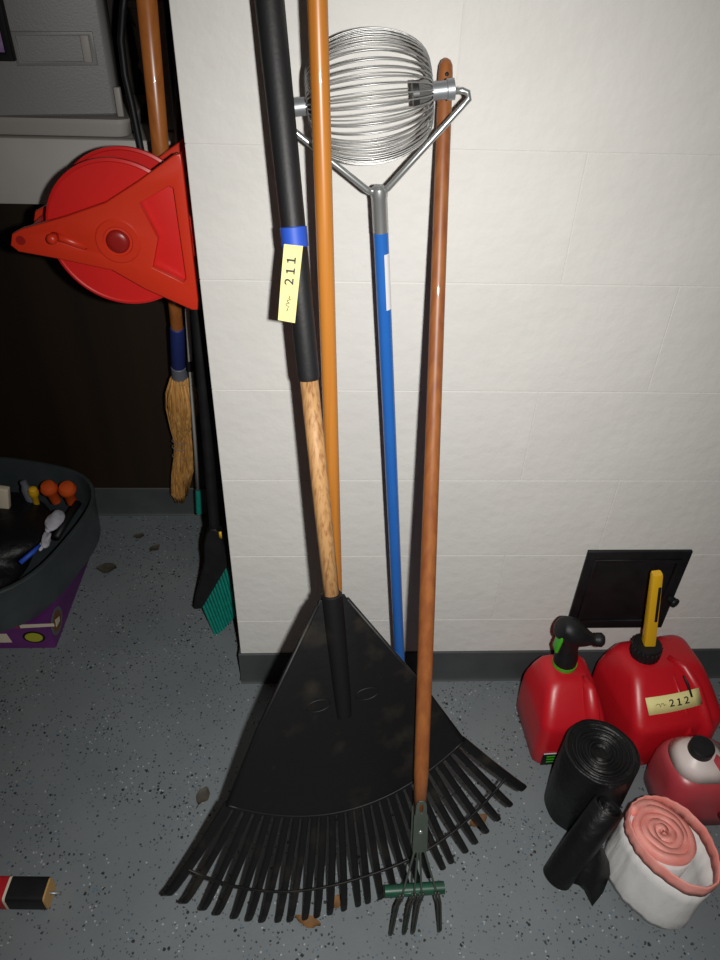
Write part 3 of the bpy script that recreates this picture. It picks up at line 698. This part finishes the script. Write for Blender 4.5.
for k, (px, py, r_, lab, m_) in enumerate(((50, 490, .022, 'orange rubber knob at the back of the tub, left of its twin', 'orange_rub'), (68, 491, .023, 'orange rubber knob at the back of the tub, right of its twin', 'orange_rub'), (34, 494, .013, 'small yellow cap at the back of the grey tub', 'gas_yellow'))):
    p = atZ(px, py, .245)
    bm = bmesh.new(); lathe(bm, [(-.05, r_*.6), (-.01, r_*.7), (0, r_), (.012, r_*1.05), (.022, r_*.8), (.026, r_*.3)], p, (.1*k-.05, -.25, 1), 16)
    tag(autosmooth(obj('orange_knob' if k < 2 else 'yellow_cap', bm, m_)), lab, 'knob' if k < 2 else 'cap', 'orange knobs in the tub' if k < 2 else None)
bm = bmesh.new(); tube(bm, [atZ(20, 563, .255), atZ(33, 552, .262), atZ(40, 545, .265)], [.006, .006, .004], 10); tag(obj('blue_pen', bm, 'blue_tape'), 'short blue stick lying across the dark bag in tub', 'stick')
bm = bmesh.new(); tube(bm, [atZ(56, 538, .215), atZ(68, 518, .218), atZ(78, 503, .220)], .010, 10); tag(obj('dark_pipe', bm, 'black_plastic'), 'dark round pipe lying along the right inside of the tub', 'pipe')
bm = bmesh.new(); p = atZ(4, 502, .245); box(bm, p, (.03, .02, .10), Matrix.Rotation(.2, 3, 'Y'), bev=.003); tag(obj('cream_box', bm, 'cream'), 'small cream carton standing at the left of the tub', 'carton')
bm = bmesh.new(); p = atZ(26, 488, .25); lathe(bm, [(-.09, .014), (-.002, .014), (.010, .009), (.022, .009), (.024, .006)], p, (-.1, 0, 1), 16); tag(autosmooth(obj('grey_bottle', bm, 'grey_band')), 'small grey bottle beside the yellow cap in the tub', 'bottle')

# ================================================================== GAS CANS
def make_can(name, label, cx, cy, hx, hy, h, slope, yaw, rad):
    """hx, hy: half width / half depth; the shoulder slopes down towards the front"""
    t = thing(name, label, 'gas can', (cx, cy, 0)); R3 = Matrix.Rotation(yaw, 3, 'Z')
    W = lambda x, y, z_: V(cx, cy, 0) + R3 @ V(x, y, z_)
    S = []
    for f_, ix, fy, by, r in ((0, .010, .010, .010, .7), (.015, .003, .003, .003, .9), (.04, 0, 0, 0, 1), (.30, -.001, -.001, 0, 1), (.58, 0, 0, 0, 1), (.63, .001, slope*.03, .001, 1), (.67, .003, slope*.10, .002, 1), (.80, .010, slope*.48, .006, 1), (.91, .018, slope*.84, .012, 1), (.95, .023, slope*.99, .017, 1), (.98, .031, slope*1.12, .025, .9), (1.0, .044, slope*1.28, .036, .7)):
        S.append((h*f_+.0005, -hx+ix, hx-ix, -hy+fy, hy-by, rad*r))
    bm = bmesh.new(); loft_z(bm, S, 7, xf=lambda p: W(p.x, p.y, p.z))
    return t, obj('can_body', bm, 'gas_red', t), W
# small can
c1, body1, W1 = make_can('small_gas_can', 'small red gas can with black nozzle and green collar, left of the pair', .531, -.154, .073, .086, .204, .066, .05, .024)
nc = W1(-.004, .034, .198)
bm = bmesh.new(); lathe(bm, [(0, .024), (.004, .0265), (.016, .0265), (.018, .022)], nc, (0, 0, 1), 28); autosmooth(obj('green_collar', bm, 'gas_green', c1))
bm = bmesh.new(); lathe(bm, [(.012, .018), (.016, .0255), (.036, .0255), (.040, .023), (.050, .023), (.054, .0205), (.075, .0215), (.105, .024)], nc, (-.04, 0, 1), 28); autosmooth(obj('nozzle_base', bm, 'black_plastic', c1))
hp = nc + V(-.006, 0, .105)
bm = bmesh.new(); hb = [(hp+V(-.030, 0, .028), .014), (hp+V(-.026, 0, .026), .024), (hp+V(-.006, -.002, .014), .031), (hp+V(.014, -.005, .002), .027), (hp+V(.034, -.008, -.004), .018), (hp+V(.046, -.010, -.005), .0125), (hp+V(.052, -.011, -.005), .0125), (hp+V(.055, -.011, -.005), .0150), (hp+V(.064, -.012, -.005), .0155), (hp+V(.070, -.013, -.005), .010)]
tube(bm, [p for p, _ in hb], [r for _, r in hb], 18); autosmooth(obj('nozzle_head', bm, 'black_plastic', c1), 50)
bm = bmesh.new(); box(bm, hp+V(-.028, -.012, -.008), (.008, .026, .050), Matrix.Rotation(.1, 3, 'Y'), bev=.003); obj('green_trigger', bm, 'gas_green', c1)
bm = bmesh.new(); tube(bm, [W1(.030, .0, .203), W1(.034, -.030, .193), W1(.036, -.060, .160), W1(.038, -.084, .128), W1(.038, -.087, .09), W1(.036, -.080, .05)], [.008, .015, .017, .017, .015, .006], 12, flat=.55, hint=V(0, -1, 0)); obj('handle_rib', bm, 'gas_red', c1)
Q1 = Matrix.Rotation(.05, 3, 'Z')
lbm = bmesh.new(); box(lbm, W1(-.020, -.0872, .030), (.075, .0016, .044), Q1); lb = obj('warning_label', lbm, 'black_plastic', c1, smooth=False, label='black and green warning label')
bm = bmesh.new(); box(bm, W1(-.020, -.0882, .0515), (.075, .0010, .003), Q1); obj('label_edge', bm, 'white_sticker', lb, smooth=False)
for i in range(3):
    bm = bmesh.new(); box(bm, W1(-.025-.003*i, -.0882, .040-.010*i), (.048-.008*i, .0010, .0035), Q1); obj('label_line', bm, 'gas_green', lb, smooth=False)
# large can
c2, body2, W2 = make_can('large_gas_can', 'large red gas can with yellow spout and tag 212', .750, -.138, .108, .104, .217, .084, .16, .026)
nc2 = W2(-.036, .040, .213)
bm = bmesh.new(); lathe(bm, [(0, .030), (.002, .032), (.034, .0315), (.039, .029), (.040, .016)], nc2, (0, 0, 1), 30); autosmooth(obj('black_collar', bm, 'black_plastic', c2))
for i in range(20):
    a = 2*PI*i/20; bm = bmesh.new(); tube(bm, [nc2 + V(.032*math.cos(a), .032*math.sin(a), .006), nc2 + V(.0318*math.cos(a), .0318*math.sin(a), .034)], .0014, 5); obj('collar_rib', bm, 'black_plastic', c2)
sp0 = nc2 + V(.002, 0, .030); sp1 = atY(657, 573, nc2.y+.012)
sd = (sp1-sp0); sx, sy = frame_of(sd, V(1, 0, 0))
bm = bmesh.new(); rings = []
for f_, w_ in ((0, .0125), (.05, .0125), (.55, .0115), (.98, .0105), (1.0, .0095)):
    p = sp0 + sd*f_; rings.append([bm.verts.new(p + sx*a + sy*b_) for a, b_ in rrect(w_, w_*.85, .003, 3)])
ring_faces(bm, rings); spt = autosmooth(obj('yellow_spout', bm, 'gas_yellow', c2))
nv = (CAM_LOC-sp0); nv = sy if sy.dot(nv) > 0 else -sy
bm = bmesh.new(); box(bm, sp0 + sd*.62 + nv*.0100 + sx*.0055, (.006, .003, sd.length*.46), mat_axes(sx, nv, sd.normalized(), V(0, 0, 0)).to_3x3(), bev=.001); obj('spout_slot', bm, 'black_plastic', spt)
bm = bmesh.new(); tube(bm, [W2(.010, .020, .218), W2(.030, -.010, .213), W2(.044, -.045, .189), W2(.052, -.078, .153), W2(.056, -.102, .133), W2(.056, -.106, .09), W2(.052, -.096, .05)], [.008, .017, .019, .020, .019, .016, .008], 12, flat=.6, hint=V(0, -1, 0)); obj('carry_handle', bm, 'gas_red', c2)
bm = bmesh.new(); tube(bm, [W2(.004, -.015, .208), W2(.010, -.055, .180), W2(.020, -.090, .141), W2(.022, -.104, .12), W2(.012, -.105, .09)], [.003, .006, .007, .006, .003], 8); obj('handle_rib', bm, 'gas_red', c2)
# tag 212: paper strip taped over the sloping shoulder
tn2 = (Matrix.Rotation(.16, 3, 'Z') @ V(0, -.75, .66)).normalized(); tP = W2(.03, -.072, .171) + tn2*.012
q = [on_plane(x, y, tP, tn2) for x, y in ((645, 698), (698, 687.5), (702, 704), (649, 715.5))]
bm = bmesh.new(); rows = []
for i in range(9):
    f_ = i/8; a = q[0].lerp(q[1], f_); b_ = q[3].lerp(q[2], f_); off = tn2*(.008*math.sin(f_*PI)+.004*max(0, f_-.6))
    rows.append([bm.verts.new(a.lerp(b_, w) + off + tn2*h) for w, h in ((0, 0), (1, 0), (1, .0006), (0, .0006))])
ring_faces(bm, rows); tg2 = obj('paper_tag', bm, 'yellow_tag', c2, label='yellow paper tag marked 212')
tx2 = (q[1]-q[0]).normalized(); ty2 = (q[0]-q[3]); tw2 = ty2.length; ty2 = (ty2 - tx2*ty2.dot(tx2)).normalized(); tz2 = tx2.cross(ty2)
qc2 = (q[0]+q[1]+q[2]+q[3])/4; tl2 = (q[1]-q[0]).length
obj('numeral', numeral_bm('212', .0215, mat_axes(tx2, ty2, tz2, qc2 + tx2*tl2*.05 + tz2*.0112)), 'ink', tg2, smooth=False)
bm = bmesh.new(); tube(bm, [on_plane(x, y, tP + tn2*.013, tn2) for x, y in ((684, 676), (688, 684), (692, 697))], [.0018, .0026, .0020], 8); obj('black_strap', bm, 'ink', c2)
obj('scribble', scribble(qc2 - tx2*tl2*.28 + tz2*.0085, tx2, ty2, tz2, tl2*.2, .008, 5), 'ink', tg2)

# ================================================================== COOLANT JUG
jx, jy = .778, -.322
jug = thing('coolant_jug', 'cloudy plastic jug of red coolant with black cap', 'jug', (jx, jy, 0))
JS = [(0.0005, .070, .058, .030), (.006, .078, .066, .034), (.05, .080, .068, .036), (.100, .080, .068, .040), (.125, .077, .065, .045), (.148, .062, .054, .045), (.168, .040, .038, .036), (.178, .026, .026, .025), (.182, .020, .020, .0199)]
def jring(bm, z_, hx, hy, r, dx=0): return [bm.verts.new(V(jx+dx+a, jy+b_, z_)) for a, b_ in rrect(hx, hy, r, 7)]
def jdx(z_): return 0 if z_ < .12 else -.022*min(1, (z_-.12)/.06)
bm = bmesh.new(); ring_faces(bm, [jring(bm, *s_, dx=jdx(s_[0])) for s_ in JS if s_[0] <= .1481]); obj('filled_body', bm, 'coolant', jug, label='lower body tinted by red coolant')
bm = bmesh.new(); ring_faces(bm, [jring(bm, *s_, dx=jdx(s_[0])) for s_ in JS if s_[0] >= .1479]); obj('shoulder', bm, 'jug', jug)
nk = V(jx-.022, jy, .176)
bm = bmesh.new(); lathe(bm, [(0, .019), (.010, .019)], nk, (-.05, -.1, 1), 20); autosmooth(obj('neck', bm, 'jug', jug))
bm = bmesh.new(); lathe(bm, [(.006, .021), (.007, .0245), (.024, .0240), (.027, .0215), (.0275, .001)], nk, (-.05, -.1, 1), 28); autosmooth(obj('black_cap', bm, 'black_plastic', jug))
bm = bmesh.new(); tube(bm, [V(jx+.004, jy-.012, .168), V(jx+.034, jy-.040, .160), V(jx+.050, jy-.070, .128), V(jx+.046, jy-.080, .085), V(jx+.036, jy-.070, .055)], [.013, .015, .015, .014, .012], 12); obj('jug_handle', bm, 'coolant', jug)

# ================================================================== ROLLS OF BAGS
bigc = V(.542, -.332, 0)
def spiral_roll(bm, o, axis, hint, r0, r1, turns, h, th=.0016, n=40, wob=0.0, seed=1):
    """a rolled sheet: spiral strip with thickness, standing h along axis"""
    x, y = frame_of(axis, hint); axis = axis.normalized(); N = int(turns*n); rings = []
    rnd = random.Random(seed); ph = [rnd.uniform(0, 6) for _ in range(4)]
    for i in range(N+1):
        a = 2*PI*i/n; r = r0 + (r1-r0)*i/N; r *= 1 + wob*math.sin(3*a*.7+ph[0]) + wob*.6*math.sin(5.3*a+ph[1])
        d = x*math.cos(a) + y*math.sin(a); zz = .0025*math.sin(a*1.7+ph[2])
        rings.append([bm.verts.new(o + d*(r+b_*th/2) + axis*(h*t_ + zz*t_)) for t_, b_ in ((0, -1), (1, -1), (1, 1), (0, 1))])
    ring_faces(bm, rings)
br = thing('large_black_bag_roll', 'large upright roll of black bin bags in front of the small red can', 'bag roll', bigc)
bm = bmesh.new(); spiral_roll(bm, bigc+V(0, 0, .001), V(.03, .01, 1), V(1, 0, 0), .014, .073, 9, .196, .0030, 44, .012, 2); obj('rolled_film', bm, 'bag_black', br)
bm = bmesh.new(); lathe(bm, [(.001, .0735), (.10, .075), (.195, .0735), (.199, .072), (.196, .066), (.193, .05), (.190, .02)], bigc+V(0, 0, .0), V(.03, .01, 1), 48)
for v in bm.verts:
    d = v.co - bigc; a = math.atan2(d.y, d.x); k_ = 1 + .012*math.sin(4*a+9*d.z) + .008*math.sin(9*a+30*d.z); v.co.x = bigc.x+d.x*k_; v.co.y = bigc.y+d.y*k_
obj('outer_wrap', bm, 'bag_black', br)
# small black roll leaning
sb0 = V(.448, -.494, .0262); sb1 = atZ(609, 806, .198)
sba = (sb1-sb0)
sr = thing('small_black_bag_roll', 'small black bag roll leaning on the white and pink roll', 'bag roll', (sb0.x, sb0.y, 0))
bm = bmesh.new(); lathe(bm, [(0, .001), (.0, .024), (.002, .0285), (sba.length*.5, .0292), (sba.length-.002, .0290), (sba.length, .0272), (sba.length-.001, .0235), (sba.length-.03, .0210), (sba.length-.05, .002)], sb0, sba, 32); autosmooth(obj('rolled_film', bm, 'bag_black', sr), 50)
bm = bmesh.new(); spiral_roll(bm, sb0+sba*.80, sba, V(0, 0, 1), .005, .0195, 4, sba.length*.195, .001, 24); obj('inner_coil', bm, 'bag_black', sr)
# loose flap of film hanging from its underside
fl0, fl1 = sb0 + sba*.12, sb0 + sba*.72
side = sba.normalized().cross(V(0, 0, 1)).normalized()
if side.x < 0: side = -side
bm = bmesh.new(); rows = []
ft = [atZ(583, 884, .012), atZ(592, 907, .004), atZ(606, 886, .02), atZ(611, 870, .05), atZ(606, 850, .09)]
ft = [atZ(580, 876, .020), atZ(586, 892, .010), atZ(592, 906, .004), atZ(603, 892, .012), atZ(610, 874, .035), atZ(609, 862, .055), atZ(603, 848, .085)]
for i in range(7):
    u = i/6; a = fl0.lerp(fl1, u) + side*.020 + V(0, 0, -.014)
    c = ft[i]; md = a.lerp(c, .5) + V(.004*math.sin(5*u), -.006, .002)
    rows.append([a, md, c])
top = [[bm.verts.new(p) for p in r_] for r_ in rows]; nn = V(.2, -.8, .5).normalized()*.0012
bt = [[bm.verts.new(p+nn) for p in r_] for r_ in rows]
for i in range(6):
    for j in range(2):
        bm.faces.new((top[i][j], top[i][j+1], top[i+1][j+1], top[i+1][j])); bm.faces.new((bt[i][j], bt[i+1][j], bt[i+1][j+1], bt[i][j+1]))
for i in range(6):
    for j in (0, 2): bm.faces.new((top[i][j], top[i+1][j], bt[i+1][j], bt[i][j]))
for j in range(2):
    for i in (0, 6): bm.faces.new((top[i][j], top[i][j+1], bt[i][j+1], bt[i][j]))
obj('loose_flap', bm, 'bag_black', sr)
# white and pink drawstring bag roll, tipped towards the camera
pbm = V(.618, -.475, .001); pt = V(.640, -.464, .138); pn = (pt-pbm).normalized(); HP = (pt-pbm).length
pr = thing('drawstring_bag_roll', 'squat roll of white drawstring bags with pink edge', 'bag roll', (pbm.x, pbm.y, 0))
px_, py_ = frame_of(pn, V(.32, -.95, 0))
bm = bmesh.new(); lathe(bm, [(0, .001), (0, .060), (.004, .063), (HP*.88, .065), (HP*.90, .062), (HP*.90, .001)], pbm, pn, 44); core = obj('rolled_film', bm, 'bag_white', pr)
bm = bmesh.new(); spiral_roll(bm, pbm+pn*HP*.78, pn, px_, .003, .060, 4.6, HP*.24, .0128, 36, .03, 6); obj('pink_coil', bm, 'bag_pink', pr, label='pink drawstring edge wound in a coil')
# loose outer wrap: teardrop sheet with a point to the right front
def wrap_r(a):
    # a = 0 towards the point
    return .073 + .010*math.cos(a) + .008*abs(math.cos(a)) + .026*max(0, math.cos(a))**6 + .005*math.sin(a)
def wrap_pts(f_, off):
    o = pbm + pn*HP*f_; l = []
    for i in range(72):
        a = 2*PI*i/72; rr = wrap_r(a)*(1.02-.02*f_) + .0012*math.sin(11*a+6*f_)*(1-f_*.5) + .0010*math.sin(23*a+3*f_) + off
        rr = rr if f_ > .02 else rr*.95
        l.append(o + (px_*math.cos(a)+py_*math.sin(a))*rr + pn*(.006*math.sin(a*1.0+1)*f_))
    return l
bm = bmesh.new()
rings = [[bm.verts.new(p) for p in wrap_pts(f_, off)] for f_, off in ((0, 0), (.1, 0), (.3, .001), (.5, 0), (.7, .0006), (.9, 0), (.9, -.0022), (.5, -.0022), (.1, -.0022), (0, -.0022))]
for v in [v for r_ in rings for v in r_]: v.co.z = max(v.co.z, .0008)
ring_faces(bm, rings, cap=False, closed=True); obj('outer_wrap', bm, 'bag_white', pr)
bm = bmesh.new(); rings = [[bm.verts.new(p) for p in wrap_pts(f_, off)] for f_, off in ((.88, .0008), (.97, .0012), (1.06, .0008), (1.08, -.001), (1.06, -.0035), (.88, -.0030))]
ring_faces(bm, rings, cap=False, closed=True); obj('pink_hem', bm, 'bag_pink', pr, label='pink drawstring hem')

# ================================================================== WRAPPED STICK, lower left
e0_ = atZ(50, 893, .024); d_ = V(-1, .035, 0).normalized(); yy_ = V(0, 0, 1).cross(d_); 
st = thing('wrapped_stick', 'black and red wrapped square stick with metal pin lying on floor', 'stick', (e0_.x-.15, e0_.y, 0))
SM = mat_axes(d_, yy_, V(0, 0, 1), V(0, 0, 0)).to_3x3(); tiltx = Matrix.Rotation(.10, 3, 'X')
def stick(u0, u1, hw, hh, m_, nm, rad=.006, lab=None):
    b = bmesh.new(); rings = []
    for u in (u0, u1):
        rings.append([b.verts.new(V(e0_.x, e0_.y, .0235) + d_*u + yy_*a + V(0, 0, c_)) for a, c_ in rrect(hw, hh, rad, 4)])
    ring_faces(b, rings); return autosmooth(obj(nm, b, m_, st, label=lab))
stick(.000, .40, .0215, .0212, 'tan_card', 'core', .007)
stick(.003, .072, .0226, .0223, 'black_plastic', 'black_wrap', .007)
stick(.0718, .0765, .0229, .0226, 'cream', 'cream_stripe', .007)
stick(.0764, .40, .0227, .0224, 'red_paper', 'red_wrap', .007)
bm = bmesh.new(); tube(bm, [V(e0_.x, e0_.y, .0235)+d_*.02, V(e0_.x, e0_.y, .0235)-d_*.019], .0026, 10); obj('metal_pin', bm, 'dull_steel', st)

# ================================================================== LEAVES
def leaf(px, py, ln, wd, ang_, lab, m_, seed, grp=None, z0=.0):
    rnd = random.Random(seed); c = atZ(px, py, z0); b = bmesh.new(); ca, sa = math.cos(ang_), math.sin(ang_)
    up, dn = [], []
    for i in range(9):
        f_ = i/8; w = wd*math.sin(PI*min(1, f_*.96+.02))**.8*(1+rnd.uniform(-.15, .15)); x = (f_-.5)*ln
        for s_, l in ((-1, up), (1, dn)):
            y = s_*w/2; l.append((x*ca-y*sa, x*sa+y*ca, .003+.006*abs(f_-.5)**2*4+.003*rnd.random()))
    lp_ = [V(c.x+a, c.y+e, c.z+h) for a, e, h in up + dn[::-1]]
    mid = [V(c.x+(f_-.5)*ln*ca, c.y+(f_-.5)*ln*sa, c.z+.0015) for f_ in [i/8 for i in range(9)]]
    for dz in (0, -.0008):
        U = [b.verts.new(V(c.x+a, c.y+e, c.z+h+dz)) for a, e, h in up]; D = [b.verts.new(V(c.x+a, c.y+e, c.z+h+dz)) for a, e, h in dn]; Mi = [b.verts.new(p+V(0, 0, dz)) for p in mid]
        for i in range(8):
            b.faces.new((U[i], U[i+1], Mi[i+1], Mi[i])); b.faces.new((Mi[i], Mi[i+1], D[i+1], D[i]))
    tube(b, [mid[0], mid[0]-V(ca, sa, 0)*ln*.25+V(0, 0, .002)], .0008, 4)
    tag(obj('dry_leaf', b, m_), lab, 'leaf', grp)
leaf(308, 922, .050, .020, -.3, 'brown dry leaf under the lowest middle rake tines', 'leaf', 1, 'dry leaves on the floor')
leaf(336, 903, .030, .022, .9, 'small brown leaf caught behind the middle rake tines', 'leaf', 2, 'dry leaves on the floor')
leaf(478, 822, .045, .026, .5, 'brown dry leaf under the right-hand rake tines', 'leaf', 3, 'dry leaves on the floor')
leaf(139, 537, .030, .022, .2, 'small dark leaf on the alcove floor nearer the back wall', 'leaf_dark', 4, 'dry leaves on the floor')
leaf(155, 549, .034, .026, .8, 'dark leaf on the alcove floor nearer the angle broom', 'leaf_dark', 5, 'dry leaves on the floor')
leaf(107, 569, .055, .040, .1, 'pale brown leaf on floor beside the purple box', 'leaf_dark', 6, 'dry leaves on the floor')
leaf(203, 797, .04, .03, 1.2, 'faint brown leaf on the floor left of the rake head', 'leaf_dark', 7, 'dry leaves on the floor')
